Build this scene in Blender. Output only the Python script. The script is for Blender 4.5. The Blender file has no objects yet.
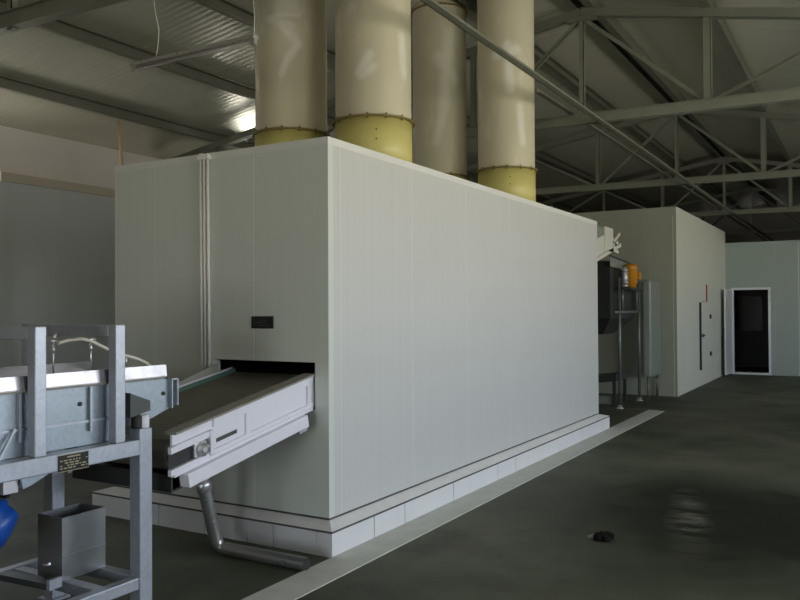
import bpy, bmesh, math, random
from mathutils import Vector, Matrix
random.seed(7)
S = bpy.context.scene
C = S.collection

# ------------------------------------------------------------------ materials
def _nt(name):
    m = bpy.data.materials.new(name); m.use_nodes = True
    nt = m.node_tree; b = nt.nodes['Principled BSDF']
    return m, nt, b

def N(nt, t, **kw):
    n = nt.nodes.new(t)
    for k, v in kw.items():
        setattr(n, k, v)
    return n

def mth(nt, op, a, b=None, c=None):
    n = N(nt, 'ShaderNodeMath', operation=op)
    for i, v in enumerate((a, b, c)):
        if v is None: continue
        if isinstance(v, (int, float)): n.inputs[i].default_value = v
        else: nt.links.new(v, n.inputs[i])
    return n.outputs[0]

def mixc(nt, fac, a, b):
    n = N(nt, 'ShaderNodeMix', data_type='RGBA')
    if isinstance(fac, (int, float)): n.inputs[0].default_value = fac
    else: nt.links.new(fac, n.inputs[0])
    for i, v in ((6, a), (7, b)):
        if isinstance(v, tuple): n.inputs[i].default_value = (*v, 1)
        else: nt.links.new(v, n.inputs[i])
    return n.outputs[2]

def coords(nt):
    return N(nt, 'ShaderNodeNewGeometry').outputs['Position']

def noise(nt, vec, scale, detail=4, rough=.6, stretch=None):
    if stretch:
        mp = N(nt, 'ShaderNodeMapping'); mp.inputs['Scale'].default_value = stretch
        nt.links.new(vec, mp.inputs[0]); vec = mp.outputs[0]
    n = N(nt, 'ShaderNodeTexNoise')
    n.inputs['Scale'].default_value = scale; n.inputs['Detail'].default_value = detail
    n.inputs['Roughness'].default_value = rough
    nt.links.new(vec, n.inputs['Vector'])
    return n.outputs['Fac']

def ramp(nt, fac, lo, hi):
    n = N(nt, 'ShaderNodeMapRange', clamp=True)
    n.inputs[1].default_value = lo; n.inputs[2].default_value = hi
    nt.links.new(fac, n.inputs[0])
    return n.outputs[0]

def bump(nt, b, h, strength, dist=.01):
    n = N(nt, 'ShaderNodeBump'); n.inputs['Strength'].default_value = strength
    n.inputs['Distance'].default_value = dist
    nt.links.new(h, n.inputs['Height']); nt.links.new(n.outputs[0], b.inputs['Normal'])

def plain(name, col, rough=.5, metal=0., var=.12, scale=6., spec=None):
    """paint, metal or plastic with a slightly uneven tone and sheen"""
    m, nt, b = _nt(name)
    p = coords(nt); f = noise(nt, p, scale)
    d = tuple(max(0, c*(1-var)) for c in col); l = tuple(min(1, c*(1+var)) for c in col)
    nt.links.new(mixc(nt, f, d, l), b.inputs['Base Color'])
    r = mth(nt, 'MULTIPLY_ADD', noise(nt, p, scale*3), .2, max(0, rough-.1))
    nt.links.new(r, b.inputs['Roughness'])
    b.inputs['Metallic'].default_value = metal
    if spec is not None: b.inputs['Specular IOR Level'].default_value = spec
    return m

def panel(name, col, axis, rough=.4, pitch=.95, off=0., seam=.75):
    """coated sandwich panel: dark joint lines every pitch, fine pressed ribs, faint smears"""
    m, nt, b = _nt(name)
    p = coords(nt)
    s = N(nt, 'ShaderNodeSeparateXYZ'); nt.links.new(p, s.inputs[0])
    u = s.outputs['XYZ'.index(axis)]
    fr = mth(nt, 'FRACT', mth(nt, 'DIVIDE', mth(nt, 'ADD', u, 100*pitch + off), pitch))
    line = mth(nt, 'LESS_THAN', fr, .009/pitch)
    rib = mth(nt, 'PINGPONG', mth(nt, 'ADD', u, 100.), .05)
    rib = mth(nt, 'LESS_THAN', rib, .006)
    fine = noise(nt, p, 3., 3, .6, (6, 6, .25))
    blot = noise(nt, p, 1.2, 4)
    c = mixc(nt, mth(nt, 'MULTIPLY', fine, .5), tuple(x*.93 for x in col), tuple(min(1, x*1.06) for x in col))
    c = mixc(nt, mth(nt, 'MULTIPLY', ramp(nt, blot, .5, .8), .25), c, tuple(x*.86 for x in col))
    c = mixc(nt, mth(nt, 'MULTIPLY', rib, .10), c, tuple(x*.8 for x in col))
    c = mixc(nt, mth(nt, 'MULTIPLY', line, seam), c, tuple(min(1, x*1.22) for x in col))
    ln2 = mth(nt, 'COMPARE', fr, .012/pitch, .003/pitch)
    c = mixc(nt, mth(nt, 'MULTIPLY', ln2, .35), c, tuple(x*.6 for x in col))
    nt.links.new(c, b.inputs['Base Color'])
    nt.links.new(mth(nt, 'MULTIPLY_ADD', blot, .2, rough-.1), b.inputs['Roughness'])
    h = mth(nt, 'SUBTRACT', mth(nt, 'MULTIPLY', fine, .15), mth(nt, 'ADD', mth(nt, 'MULTIPLY', line, 1.), mth(nt, 'MULTIPLY', rib, .25)))
    bump(nt, b, h, .35, .004)
    return m

def roof_mat():
    m, nt, b = _nt('roof_sheet')
    p = coords(nt)
    s = N(nt, 'ShaderNodeSeparateXYZ'); nt.links.new(p, s.inputs[0])
    y = s.outputs[1]
    corr = mth(nt, 'PINGPONG', mth(nt, 'ADD', y, 100.), .05)
    streak = noise(nt, p, 2.5, 4, .6, (.35, 9, .35))
    c = mixc(nt, streak, (.62, .61, .51), (.78, .77, .65))
    nt.links.new(c, b.inputs['Base Color'])
    b.inputs['Metallic'].default_value = .5
    nt.links.new(mth(nt, 'MULTIPLY_ADD', streak, .10, .20), b.inputs['Roughness'])
    h = mth(nt, 'ADD', mth(nt, 'MULTIPLY', corr, 9.), mth(nt, 'MULTIPLY', streak, .5))
    bump(nt, b, h, .45, .012)
    return m

def floor_mat():
    m, nt, b = _nt('stained_concrete')
    p = coords(nt)
    big = noise(nt, p, .45, 5, .62); mid = noise(nt, p, 1.7, 6, .65); fin = noise(nt, p, 14., 5, .7)
    c = mixc(nt, ramp(nt, big, .35, .65), (.036, .048, .023), (.125, .128, .088))
    c = mixc(nt, mth(nt, 'MULTIPLY', ramp(nt, mid, .45, .7), .55), c, (.022, .028, .014))
    c = mixc(nt, mth(nt, 'MULTIPLY', fin, .3), c, (.11, .112, .092))
    # a damp stain spread over the floor, of its own ragged outline
    def blob(cx, cy, rx, ry, wob, rot=0.):
        mp = N(nt, 'ShaderNodeMapping', vector_type='TEXTURE')
        mp.inputs['Location'].default_value = (cx, cy, 0); mp.inputs['Scale'].default_value = (rx, ry, 1); mp.inputs['Rotation'].default_value = (0, 0, rot)
        nt.links.new(p, mp.inputs[0])
        ln = N(nt, 'ShaderNodeVectorMath', operation='LENGTH'); nt.links.new(mp.outputs[0], ln.inputs[0])
        v = mth(nt, 'ADD', ln.outputs['Value'], mth(nt, 'MULTIPLY', mth(nt, 'SUBTRACT', mid, .5), wob))
        return v
    damp = mth(nt, 'SUBTRACT', 1., ramp(nt, blob(-.8, 6.5, 1.75, 1.7, 1.3), .5, 1.15))
    c = mixc(nt, mth(nt, 'MULTIPLY', damp, .9), c, (.012, .015, .010))
    pud = mth(nt, 'SUBTRACT', 1., ramp(nt, blob(-1.19, 6.3, .15, .95, 1.1, .2), .45, 1.25))
    brk = ramp(nt, noise(nt, p, 2.2, 3, .6, (1, 3.2, 1)), .42, .5)
    pud = mth(nt, 'MULTIPLY', pud, brk)
    nt.links.new(c, b.inputs['Base Color'])
    r = mth(nt, 'MULTIPLY_ADD', mid, .25, .50)
    r = mth(nt, 'SUBTRACT', r, mth(nt, 'MULTIPLY', damp, .08))
    r = mth(nt, 'SUBTRACT', r, mth(nt, 'MULTIPLY', pud, .30))
    nt.links.new(r, b.inputs['Roughness'])
    nt.links.new(mth(nt, 'SUBTRACT', mth(nt, 'MULTIPLY_ADD', pud, .3, .35), mth(nt, 'MULTIPLY', damp, .22)), b.inputs['Specular IOR Level'])
    bump(nt, b, mth(nt, 'MULTIPLY', mth(nt, 'ADD', fin, mid), mth(nt, 'SUBTRACT', 1., pud)), .18, .01)
    return m

def duct_mat(name, c0, c1, stain):
    m, nt, b = _nt(name)
    p = coords(nt)
    a = N(nt, 'ShaderNodeAttribute', attribute_name='smear').outputs['Fac']
    n1 = noise(nt, p, 2.2, 5, .6, (1.6, 1.6, .7)); n2 = noise(nt, p, 9., 4)
    c = mixc(nt, n1, c0, c1)
    c = mixc(nt, mth(nt, 'MULTIPLY', ramp(nt, n1, .56, .70), .45), c, stain)
    f = mth(nt, 'MULTIPLY', a, mth(nt, 'MULTIPLY_ADD', n2, .5, .3))
    c = mixc(nt, f, c, stain)
    nt.links.new(c, b.inputs['Base Color'])
    b.inputs['Roughness'].default_value = .42
    return m

def galv(name, col, rough=.42):
    m, nt, b = _nt(name)
    p = coords(nt)
    v = N(nt, 'ShaderNodeTexVoronoi'); v.inputs['Scale'].default_value = 55
    nt.links.new(p, v.inputs['Vector'])
    sp = N(nt, 'ShaderNodeSeparateColor'); nt.links.new(v.outputs['Color'], sp.inputs[0])
    n1 = noise(nt, p, 5., 4)
    f = mth(nt, 'ADD', mth(nt, 'MULTIPLY', sp.outputs[0], .35), mth(nt, 'MULTIPLY', n1, .65))
    nt.links.new(mixc(nt, f, tuple(x*.82 for x in col), tuple(min(1, x*1.14) for x in col)), b.inputs['Base Color'])
    b.inputs['Metallic'].default_value = .55
    nt.links.new(mth(nt, 'MULTIPLY_ADD', n1, .2, rough-.1), b.inputs['Roughness'])
    return m

def belt_mat():
    m, nt, b = _nt('conveyor_belt')
    p = coords(nt)
    s = N(nt, 'ShaderNodeSeparateXYZ'); nt.links.new(p, s.inputs[0])
    fr = mth(nt, 'FRACT', mth(nt, 'MULTIPLY', s.outputs[1], 22.))
    ln = mth(nt, 'LESS_THAN', fr, .25)
    n1 = noise(nt, p, 5., 5, .65, (1, 4, 1))
    c = mixc(nt, n1, (.10, .095, .075), (.22, .21, .17))
    c = mixc(nt, mth(nt, 'MULTIPLY', ln, .5), c, (.06, .058, .048))
    nt.links.new(c, b.inputs['Base Color']); b.inputs['Roughness'].default_value = .55
    bump(nt, b, mth(nt, 'SUBTRACT', 1., ln), .5, .004)
    return m

M = {}
M['panel_y'] = panel('white_panel_side', (.60, .61, .595), 'Y', .42, .982, -4.42)
M['panel_x'] = panel('white_panel_front_shade_tint', (.655, .70, .645), 'X', .45, .982, 3.712)  # same white panel as the side; greenish shadow tint put into the colour
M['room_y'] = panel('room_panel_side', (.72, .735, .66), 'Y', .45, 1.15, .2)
M['room_x_shaded'] = panel('room_panel_front_shaded', (.33, .345, .27), 'X', .5, 1.15, 3.457)  # same panel as the room side, darkened: the front's shade is in the colour
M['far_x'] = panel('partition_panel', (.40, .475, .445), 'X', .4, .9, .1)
M['left_panel'] = panel('left_panel', (.56, .60, .60), 'Y', .35, 1.1, 0)
M['plaster'] = plain('plaster', (.70, .655, .62), .8, 0, .06, 1.5)
M['tile'] = plain('plinth_block_paint', (.70, .71, .73), .5, 0, .07, 5)
M['mortar'] = plain('mortar_grey', (.68, .67, .66), .8, 0, .12, 9)
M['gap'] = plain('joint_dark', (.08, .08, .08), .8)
M['strip'] = plain('pale_concrete', (.56, .57, .53), .75, 0, .18, 7)
M['floor'] = floor_mat()
M['roof'] = roof_mat()
M['steel'] = plain('truss_paint', (.16, .165, .13), .5, .1, .2, 4)
M['steel_lt'] = plain('bracing_paint', (.19, .20, .155), .5, .15, .2, 4)
M['purlin'] = plain('purlin_steel', (.14, .14, .11), .5, .2, .2, 4)
M['duct'] = duct_mat('duct_cream', (.54, .50, .355), (.625, .58, .425), (.84, .83, .75))
M['duct_dull'] = duct_mat('duct_cream_dull', (.50, .47, .335), (.60, .56, .41), (.74, .72, .62))
M['collar'] = plain('collar_olive_yellow', (.60, .54, .19), .4, 0, .12, 5)
M['flange'] = plain('flange_rusty_olive', (.22, .17, .06), .6, .2, .3, 12)
M['galv'] = galv('galvanised_tube', (.44, .475, .54))
M['galv_plate'] = galv('galvanised_sheet', (.34, .40, .455), .4)
M['bright'] = plain('polished_sheet', (.34, .33, .34), .24, .85, .06, 4)
M['stainless'] = plain('stainless_sheet', (.38, .395, .41), .32, .85, .15, 5)
M['pipe'] = plain('stainless_pipe', (.46, .47, .46), .3, .8, .06, 3)
M['white'] = plain('white_enamel', (.76, .76, .83), .35, 0, .06, 5)
M['whitewarm'] = plain('white_paint_warm', (.62, .61, .54), .45, 0, .08, 5)
M['dirty'] = plain('dusty_rubber', (.27, .26, .23), .7, 0, .3, 18)
M['rubber'] = plain('black_rubber', (.022, .022, .024), .6)
M['dark'] = plain('dark_steel', (.05, .052, .05), .55, .3, .3, 6)
M['belt'] = belt_mat()
M['green'] = plain('green_edge', (.10, .20, .155), .5)
M['black_plate'] = plain('black_nameplate', (.012, .014, .012), .3)
M['gold'] = plain('plate_lettering', (.42, .38, .24), .5)
M['greytext'] = plain('plate_grey_lettering', (.10, .09, .08), .5)
M['pvc'] = plain('white_conduit', (.90, .89, .85), .4, 0, .05)
M['tan'] = plain('tan_cord', (.50, .37, .20), .6)
M['wire'] = plain('pale_wire', (.55, .54, .46), .5)
M['hose'] = plain('pale_spray_tube', (.66, .63, .54), .4)
M['blue'] = plain('blue_enamel', (.008, .085, .42), .35)
M['orange'] = plain('orange_enamel', (.52, .22, .010), .4, 0, .2)
M['alloy'] = plain('cast_alloy', (.62, .62, .66), .35, .7)
M['cab'] = plain('grey_cabinet', (.235, .265, .235), .4, .1, .08)
M['standtube'] = plain('stand_tube', (.16, .18, .16), .38, .4, .15)
M['shadehop'] = plain('hopper_shade_black', (.025, .028, .025), .5, .2, .2)  # dark hopper; the low light there is put into its near-black colour
M['hop'] = plain('grey_hopper', (.07, .08, .075), .45, .4, .2)
M['aluminium'] = plain('white_aluminium', (.76, .80, .82), .35, .2, .05)
M['red'] = plain('red_plastic', (.40, .05, .04), .4)
M['lampbody'] = plain('lamp_enamel', (.38, .37, .33), .3, .3)
M['glass'] = plain('milky_tube', (.30, .29, .27), .15)
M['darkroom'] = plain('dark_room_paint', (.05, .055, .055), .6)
M['paper'] = plain('white_scrap', (.8, .8, .78), .6)
M['cap'] = plain('brownish_cap', (.50, .46, .37), .6, 0, .15, 3)

# ------------------------------------------------------------------ mesh helpers
class MB:
    def __init__(s): s.bm = bmesh.new()
    def hexa(s, p):
        v = [s.bm.verts.new(q) for q in p]
        for f in ((3,2,1,0),(4,5,6,7),(0,1,5,4),(1,2,6,5),(2,3,7,6),(3,0,4,7)):
            s.bm.faces.new([v[i] for i in f])
        return s
    def box(s, x0, x1, y0, y1, z0, z1):
        x0, x1 = min(x0,x1), max(x0,x1); y0, y1 = min(y0,y1), max(y0,y1); z0, z1 = min(z0,z1), max(z0,z1)
        return s.hexa([(x0,y0,z0),(x1,y0,z0),(x1,y1,z0),(x0,y1,z0),(x0,y0,z1),(x1,y0,z1),(x1,y1,z1),(x0,y1,z1)])
    def bar(s, a, b, w, h, up=(0,0,1)):
        """box of section w x h running from a to b"""
        a, b = Vector(a), Vector(b); d = (b-a).normalized(); u = Vector(up)
        if abs(d.dot(u)) > .98: u = Vector((0,1,0))
        r = d.cross(u).normalized(); u = r.cross(d).normalized()
        c = [(-1,-1),(1,-1),(1,1),(-1,1)]
        return s.hexa([a + r*w/2*i + u*h/2*j for i, j in c] + [b + r*w/2*i + u*h/2*j for i, j in c])
    def angle(s, a, b, w, t=.008, up=(0,0,1), flip=1):
        """L-section between a and b"""
        a, b = Vector(a), Vector(b); d = (b-a).normalized(); u = Vector(up)
        if abs(d.dot(u)) > .98: u = Vector((0,1,0))
        r = d.cross(u).normalized()*flip; u = r.cross(d).normalized()*flip
        s.bar(a + u*(-w/2+t/2), b + u*(-w/2+t/2), w, t, up)
        s.bar(a - r*(w/2-t/2), b - r*(w/2-t/2), t, w, up)
        return s
    def tube(s, pts, r, n=12, cap=True):
        pts = [Vector(p) for p in pts]; rings = []
        rs = r if isinstance(r, (list, tuple)) else [r]*len(pts)
        prev = None
        for i, p in enumerate(pts):
            t = (pts[min(i+1, len(pts)-1)] - pts[max(i-1, 0)]).normalized()
            if prev is None:
                u = Vector((0,0,1)) if abs(t.z) < .9 else Vector((1,0,0))
                u = (u - t*u.dot(t)).normalized()
            else:
                u = (prev - t*prev.dot(t)).normalized()
            prev = u; w = t.cross(u)
            rings.append([s.bm.verts.new(p + (u*math.cos(2*math.pi*k/n) + w*math.sin(2*math.pi*k/n))*rs[i]) for k in range(n)])
        for i in range(len(rings)-1):
            for k in range(n):
                f = s.bm.faces.new((rings[i][k], rings[i][(k+1)%n], rings[i+1][(k+1)%n], rings[i+1][k])); f.smooth = True
        if cap:
            s.bm.faces.new(rings[0][::-1]); s.bm.faces.new(rings[-1])
        return s
    def lathe(s, o, axis, prof, n=24):
        """prof: list of (t along axis, radius), solid"""
        o = Vector(o); ax = Vector(axis).normalized()
        return s.tube([o + ax*t for t, r in prof], [r for t, r in prof], n)
    def ring(s, o, r0, r1, h, n=48):
        o = Vector(o); R = []
        for rr, z in ((r0,0),(r1,0),(r1,h),(r0,h)):
            R.append([s.bm.verts.new(o + Vector((rr*math.cos(2*math.pi*k/n), rr*math.sin(2*math.pi*k/n), z))) for k in range(n)])
        for i in range(4):
            for k in range(n):
                f = s.bm.faces.new((R[i][k], R[i][(k+1)%n], R[(i+1)%4][(k+1)%n], R[(i+1)%4][k])); f.smooth = i in (1,3)
        return s
    def prism(s, poly, vec):
        vec = Vector(vec); a = [s.bm.verts.new(p) for p in poly]; b = [s.bm.verts.new(Vector(p)+vec) for p in poly]
        n = len(poly)
        s.bm.faces.new(a[::-1]); s.bm.faces.new(b)
        for i in range(n): s.bm.faces.new((a[i], a[(i+1)%n], b[(i+1)%n], b[i]))
        return s
    def build(s, name, mat, parent=None, bevel=0., **tags):
        bmesh.ops.recalc_face_normals(s.bm, faces=s.bm.faces)
        o = bpy.data.objects.new(name, bpy.data.meshes.new(name))
        base = Vector((0,0,0)); q = parent
        while q is not None: base += q.location; q = q.parent
        if parent is not None: o.parent = parent
        else:
            # origin at the thing's base
            xs = [v.co for v in s.bm.verts]
            base = Vector((sum((min(v[i] for v in xs), max(v[i] for v in xs)))/2 if i < 2 else min(v[2] for v in xs) for i in range(3)))
            o.location = base
        bmesh.ops.translate(s.bm, verts=s.bm.verts, vec=-base)
        s.bm.to_mesh(o.data); s.bm.free(); o.data.materials.append(mat if not isinstance(mat, str) else M[mat])
        C.objects.link(o)
        if bevel:
            md = o.modifiers.new('edge', 'BEVEL'); md.width = bevel; md.segments = 2; md.limit_method = 'ANGLE'
        for k, v in tags.items(): o[k] = v
        return o

def box(*a): return MB().box(*a)
def thing(name, loc, label, cat, group=None):
    o = bpy.data.objects.new(name, None); o.location = loc; o.empty_display_size = .2; C.objects.link(o)
    o['label'] = label; o['category'] = cat
    if group: o['group'] = group
    return o
ST = dict(kind='structure')

# ------------------------------------------------------------------ camera
f_px, yaw, pit, rol = 793.99, math.radians(30.53), math.radians(.716), math.radians(.32)
cam = bpy.data.objects.new('camera', bpy.data.cameras.new('camera')); C.objects.link(cam)
fw = Vector((-math.sin(yaw)*math.cos(pit), math.cos(yaw)*math.cos(pit), math.sin(pit)))
rt = Vector((math.cos(yaw), math.sin(yaw), 0)); up = rt.cross(fw)
r2 = rt*math.cos(rol) - up*math.sin(rol)
u2 = up*math.cos(rol) + rt*math.sin(rol)
cam.matrix_world = Matrix(((r2.x,u2.x,-fw.x,0),(r2.y,u2.y,-fw.y,0),(r2.z,u2.z,-fw.z,1.6),(0,0,0,1)))
cam.data.sensor_width = 36; cam.data.lens = f_px*36/800; cam.data.clip_end = 200
S.camera = cam

# ------------------------------------------------------------------ building shell
XL, XR, YB, YF = -10.8, 4.52, -7.0, 32.8
RX, RSL, RSR = -3.085, .162, .20
def slope(x): return (RSL if x < RX else RSR)*abs(x-RX)
def und(x): return 5.56 - slope(x)          # underside of the roof sheet
def tct(x): return 5.40 - slope(x)          # top of the truss top chord
box(XL-.3, XR+.3, YB-.3, YF+.3, -.2, 0).build('floor', 'floor', **ST)
for a in (XL-.3, XR+.3):
    # one roof slope: a flat slab laid down from the ridge to the eave
    run = a-RX; sl = -slope(a)/run; ln = math.hypot(run, slope(a))*(1 if run > 0 else -1)
    o = box(0, ln, YB-.3, YF+.3, 0, .1).build('ceiling', 'roof', **ST)
    off = o.location.copy(); off.z = 0
    o.data.transform(Matrix.Translation(off)); o.location = (RX, 0, und(RX)); o.rotation_euler = (0, -math.atan(sl), 0)

def wall_x(name, x0, x1, y0, y1, top, opens, mat):
    """wall lying along y with rectangular openings (ya, yb, za, zb)"""
    m = MB(); y = y0
    for a, b, za, zb in sorted(opens):
        m.box(x0, x1, y, a, 0, top)
        if za > 0: m.box(x0, x1, a, b, 0, za)
        m.box(x0, x1, a, b, zb, top); y = b
    m.box(x0, x1, y, y1, 0, top)
    return m.build(name, mat, **ST)
def wall_y(name, y0, y1, x0, x1, top, opens, mat):
    m = MB(); x = x0
    for a, b, za, zb in sorted(opens):
        m.box(x, a, y0, y1, 0, top)
        if za > 0: m.box(a, b, y0, y1, 0, za)
        m.box(a, b, y0, y1, zb, top); x = b
    m.box(x, x1, y0, y1, 0, top)
    return m.build(name, mat, **ST)

WR = [(a, b, .9, 2.95) for a, b in ((1.3, 3.4), (4.0, 6.4), (7.0, 8.5), (9.1, 10.5), (16.4, 18.2))]
WL = [(5.4, 6.52, 2.1, 3.5), (12.4, 13.4, 2.3, 3.5)]
wall_x('wall_right', XR, XR+.25, YB, YF, und(XR)-.003, WR, 'plaster')
wl = wall_x('wall_left', XL-.25, XL, YB, YF, und(XL)-.003, WL, 'plaster')
LP = (-10.62, XL)
m = MB()
m.box(LP[0], LP[1]-.0, 6.82, 12.2, 0, 3.52)
m.build('lower_panel', 'left_panel', wl)
m = MB(); m.box(LP[0]-.0, LP[1], 6.82, 12.2, 3.52, 3.60); m.box(LP[0], LP[0]+.03, 6.82, 12.2, 3.47, 3.60)
m.build('cap_rail', 'cap', wl)
GATE = (-1.8, .4, 0, 2.6)
def gable(name, y0, y1, opens, mat):
    m = MB(); xs = sorted(set([XL, RX, XR] + [v for o in opens for v in o[:2]]))
    for a, b in zip(xs[:-1], xs[1:]):
        z0 = 0
        for o in opens:
            if o[0] <= a and b <= o[1]: z0 = o[3]
        m.prism([(a,y0,z0),(b,y0,z0),(b,y0,und(b)-.003),(a,y0,und(a)-.003)], (0,y1-y0,0))
    return m.build(name, mat, **ST)
gable('wall_back', YB-.25, YB, [GATE], 'plaster')
gable('wall_front', YF, YF+.25, [], 'plaster')
wn = 0
def portal(name, loc, rot, sx, sy):
    l = bpy.data.lights.new(name, 'AREA'); l.shape = 'RECTANGLE'; l.size = sx; l.size_y = sy
    l.cycles.is_portal = True
    o = bpy.data.objects.new(name, l); o.location = loc; o.rotation_euler = rot; C.objects.link(o)
for side, ops in ((1, WR), (-1, WL)):
    X = XR if side > 0 else XL-.25
    for a, b, za, zb in ops:
        wn += 1; m = MB(); t = .05
        m.box(X+.08, X+.14, a, a+t, za, zb); m.box(X+.08, X+.14, b-t, b, za, zb)
        m.box(X+.08, X+.14, a+t, b-t, za, za+t); m.box(X+.08, X+.14, a+t, b-t, zb-t, zb)
        m.box(X+.09, X+.13, (a+b)/2-.02, (a+b)/2+.02, za+t, zb-t)
        m.build('window_%d' % wn, 'aluminium', **ST)
        portal('daylight', (X+.2 if side > 0 else X+.05, (a+b)/2, (za+zb)/2), (0, math.pi/2*side, 0), zb-za, b-a)
portal('daylight', ((GATE[0]+GATE[1])/2, YB-.15, GATE[3]/2), (math.pi/2, 0, 0), GATE[1]-GATE[0], GATE[3])

# pale concrete strip in the floor beside the chamber
m = MB(); m.prism([(-3.0,-4,0),(-2.745,-4,0),(-2.745,12.72,0),(-3.0,12.80,0)], (0,0,.006)); m.build('trim_1', 'strip', **ST)

# ------------------------------------------------------------------ roof trusses
PP = [0, 1.5, 3.05, 4.55, 6.2]
HS = XR - RX - .02
def truss(Y, label):
    t = thing('roof_truss', (RX, Y, 3.92), label, 'truss', 'roof trusses')
    bc = 4.0
    for sg in (-1, 1):
        m = MB(); e = RX + sg*HS
        for oy in (-.035, .035):
            m.bar((RX, Y+oy, tct(RX)-.05), (e, Y+oy, tct(e)-.05), .05, .10)
        m.build('top_chord', 'steel', t)
    m = MB()
    K = .012
    def zc(x): return 4.0 - K*(x-RX)
    def chord(ya, yb, za, zb):
        a, b = RX-HS, RX+HS
        m.hexa([(a,ya,zc(a)+za),(b,ya,zc(b)+za),(b,yb,zc(b)+za),(a,yb,zc(a)+za),(a,ya,zc(a)+zb),(b,ya,zc(b)+zb),(b,yb,zc(b)+zb),(a,yb,zc(a)+zb)])
    chord(Y-.055, Y-.047, -.07, .05); chord(Y+.047, Y+.055, -.07, .05); chord(Y-.047, Y+.047, -.07, -.06)
    chord(Y-.085, Y-.055, .042, .05); chord(Y+.055, Y+.085, .042, .05)
    m.build('bottom_chord', 'steel_lt', t)
    MB().angle((RX, Y, 3.95), (RX, Y, tct(RX)-.1), .06).build('king_post', 'steel_lt', t)
    for sg in (-1, 1):
        for k in range(1, 5):
            x = RX + sg*PP[k]
            MB().angle((x, Y, 3.95), (x, Y, tct(x)-.1), .085 if k == 1 else .06).build('web_post', 'steel_lt', t)
        for a, b, hi in ((0,1,0),(1,2,1),(2,3,0),(3,4,1)):
            xa, xb = RX+sg*PP[a], RX+sg*PP[b]
            za, zb = (tct(xa)-.11, 4.0) if hi == 0 else (4.0, tct(xb)-.11)
            MB().angle((xa, Y+.012, za), (xb, Y+.012, zb), .05).build('diagonal', 'steel_lt', t)
    m = MB(); m.prism([(RX-.2,Y-.045,tct(RX)-.16),(RX+.2,Y-.045,tct(RX)-.16),(RX+.14,Y-.045,tct(RX)-.04),(RX-.14,Y-.045,tct(RX)-.04)], (0,.09,0))
    m.build('gusset', 'steel', t)
    return t
TY = [4.05, 9.8, 15.55, 21.3, 27.05]
for Y, lb in zip(TY, (
    'nearest grey roof truss, its bottom chord crossing the top left corner above the lamp',
    'grey roof truss just behind the four cream ducts, large at upper right',
    'grey roof truss passing over the front of the far panel room',
    'grey roof truss above the far partition wall with the open door',
    'most distant small grey roof truss beyond the partition wall')):
    truss(Y, lb)

def purlin(dx, lb, w=.07, web=-1):
    x = RX + dx; z = tct(x)
    m = MB()
    m.box(x-w/2, x+w/2, YB, YF, z+.134, z+.142); m.box(x-w/2, x+w/2, YB, YF, z, z+.008)
    a = x-w/2 if web < 0 else x+w/2-.008
    m.box(a, a+.008, YB, YF, z+.008, z+.134)
    o = m.build('purlin', 'purlin', None, label=lb, category='purlin', group='roof purlins')
    return o
purlin(-6.2, 'long roof purlin lowest on the left slope, above the white wall band')
purlin(-4.55, 'long roof purlin second up the left slope, above the tube lamp end')
purlin(-3.05, 'long roof purlin third up the left slope, passing behind the front left duct')
purlin(-1.0, 'long roof purlin next to the ridge on the left slope, passing behind the ducts')
purlin(-.07, 'dark roof purlin on the left of the pair along the ridge')
purlin(.13, 'roof purlin on the right of the pair along the ridge', .10, 1)
purlin(1.5, 'long roof purlin halfway down the right slope at top right of the photo', .10, 1)
# longitudinal tie along the bottom chords
m = MB(); m.angle((-2.76, YB, 3.893), (-2.76, YF, 3.893), .07, .01)
m.build('tie_rail', 'steel_lt', None, label='long grey angle bar running in front of the right-hand cream ducts', category='brace')
m = MB(); m.angle((-3.265, 8.72, 4.14), (-3.265, YF, 4.14), .06, .008)
m.build('tie_rail', 'steel', None, label='thinner lower grey angle bar beside the long tie, starting behind the ducts', category='brace')

# ------------------------------------------------------------------ drying chamber
X0, X1, Y0, Y1, ZT, ZW = -3.071, -5.147, 4.277, 10.335, 2.753, .222
t = .06
ch = thing('drying_chamber', ((X0+X1)/2, (Y0+Y1)/2, 0), 'large white panelled drying chamber on a block plinth in the middle of the hall', 'chamber')
OX0, OX1, OZ0, OZ1 = -4.085, -3.183, .935, 1.252
m = MB()
m.box(X1, OX0, Y0, Y0+t, ZW, ZT); m.box(OX1, X0-.0, Y0, Y0+t, ZW, ZT)
m.box(OX0, OX1, Y0, Y0+t, ZW, OZ0); m.box(OX0, OX1, Y0, Y0+t, OZ1, ZT)
m.build('front_wall', 'panel_x', ch)
m = MB(); m.box(X0-t, X0, Y0+t, Y1, ZW, ZT); m.build('side_wall', 'panel_y', ch, label='brightest long side wall of the chamber facing the open floor')
m = MB(); m.box(X1, X1+t, Y0+t, Y1, ZW, ZT); m.build('side_wall', 'panel_y', ch)
EX0, EX1, EZ0, EZ1 = -4.05, -3.17, 1.95, 2.62
m = MB(); a, b = X1+t, X0-t
m.box(a, EX0, Y1-t, Y1, ZW, ZT); m.box(EX1, b, Y1-t, Y1, ZW, ZT); m.box(EX0, EX1, Y1-t, Y1, ZW, EZ0); m.box(EX0, EX1, Y1-t, Y1, EZ1, ZT)
m.build('rear_wall', 'panel_x', ch)
m = MB(); m.box(X1+t, X0-t, Y0+t, Y1-t, ZT-.08, ZT-.002); m.build('roof_panel', 'panel_y', ch)
# pressed edge trims at the corners
m = MB(); g = .0012
m.box(X0, X0+g, Y0, Y1, ZT-.05, ZT)
m.box(X1, X0, Y0-g, Y0, ZT-.05, ZT)
m.build('edge_trim', plain('edge_trim_white', (.70,.71,.68), .45, 0, .03), ch)
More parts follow.
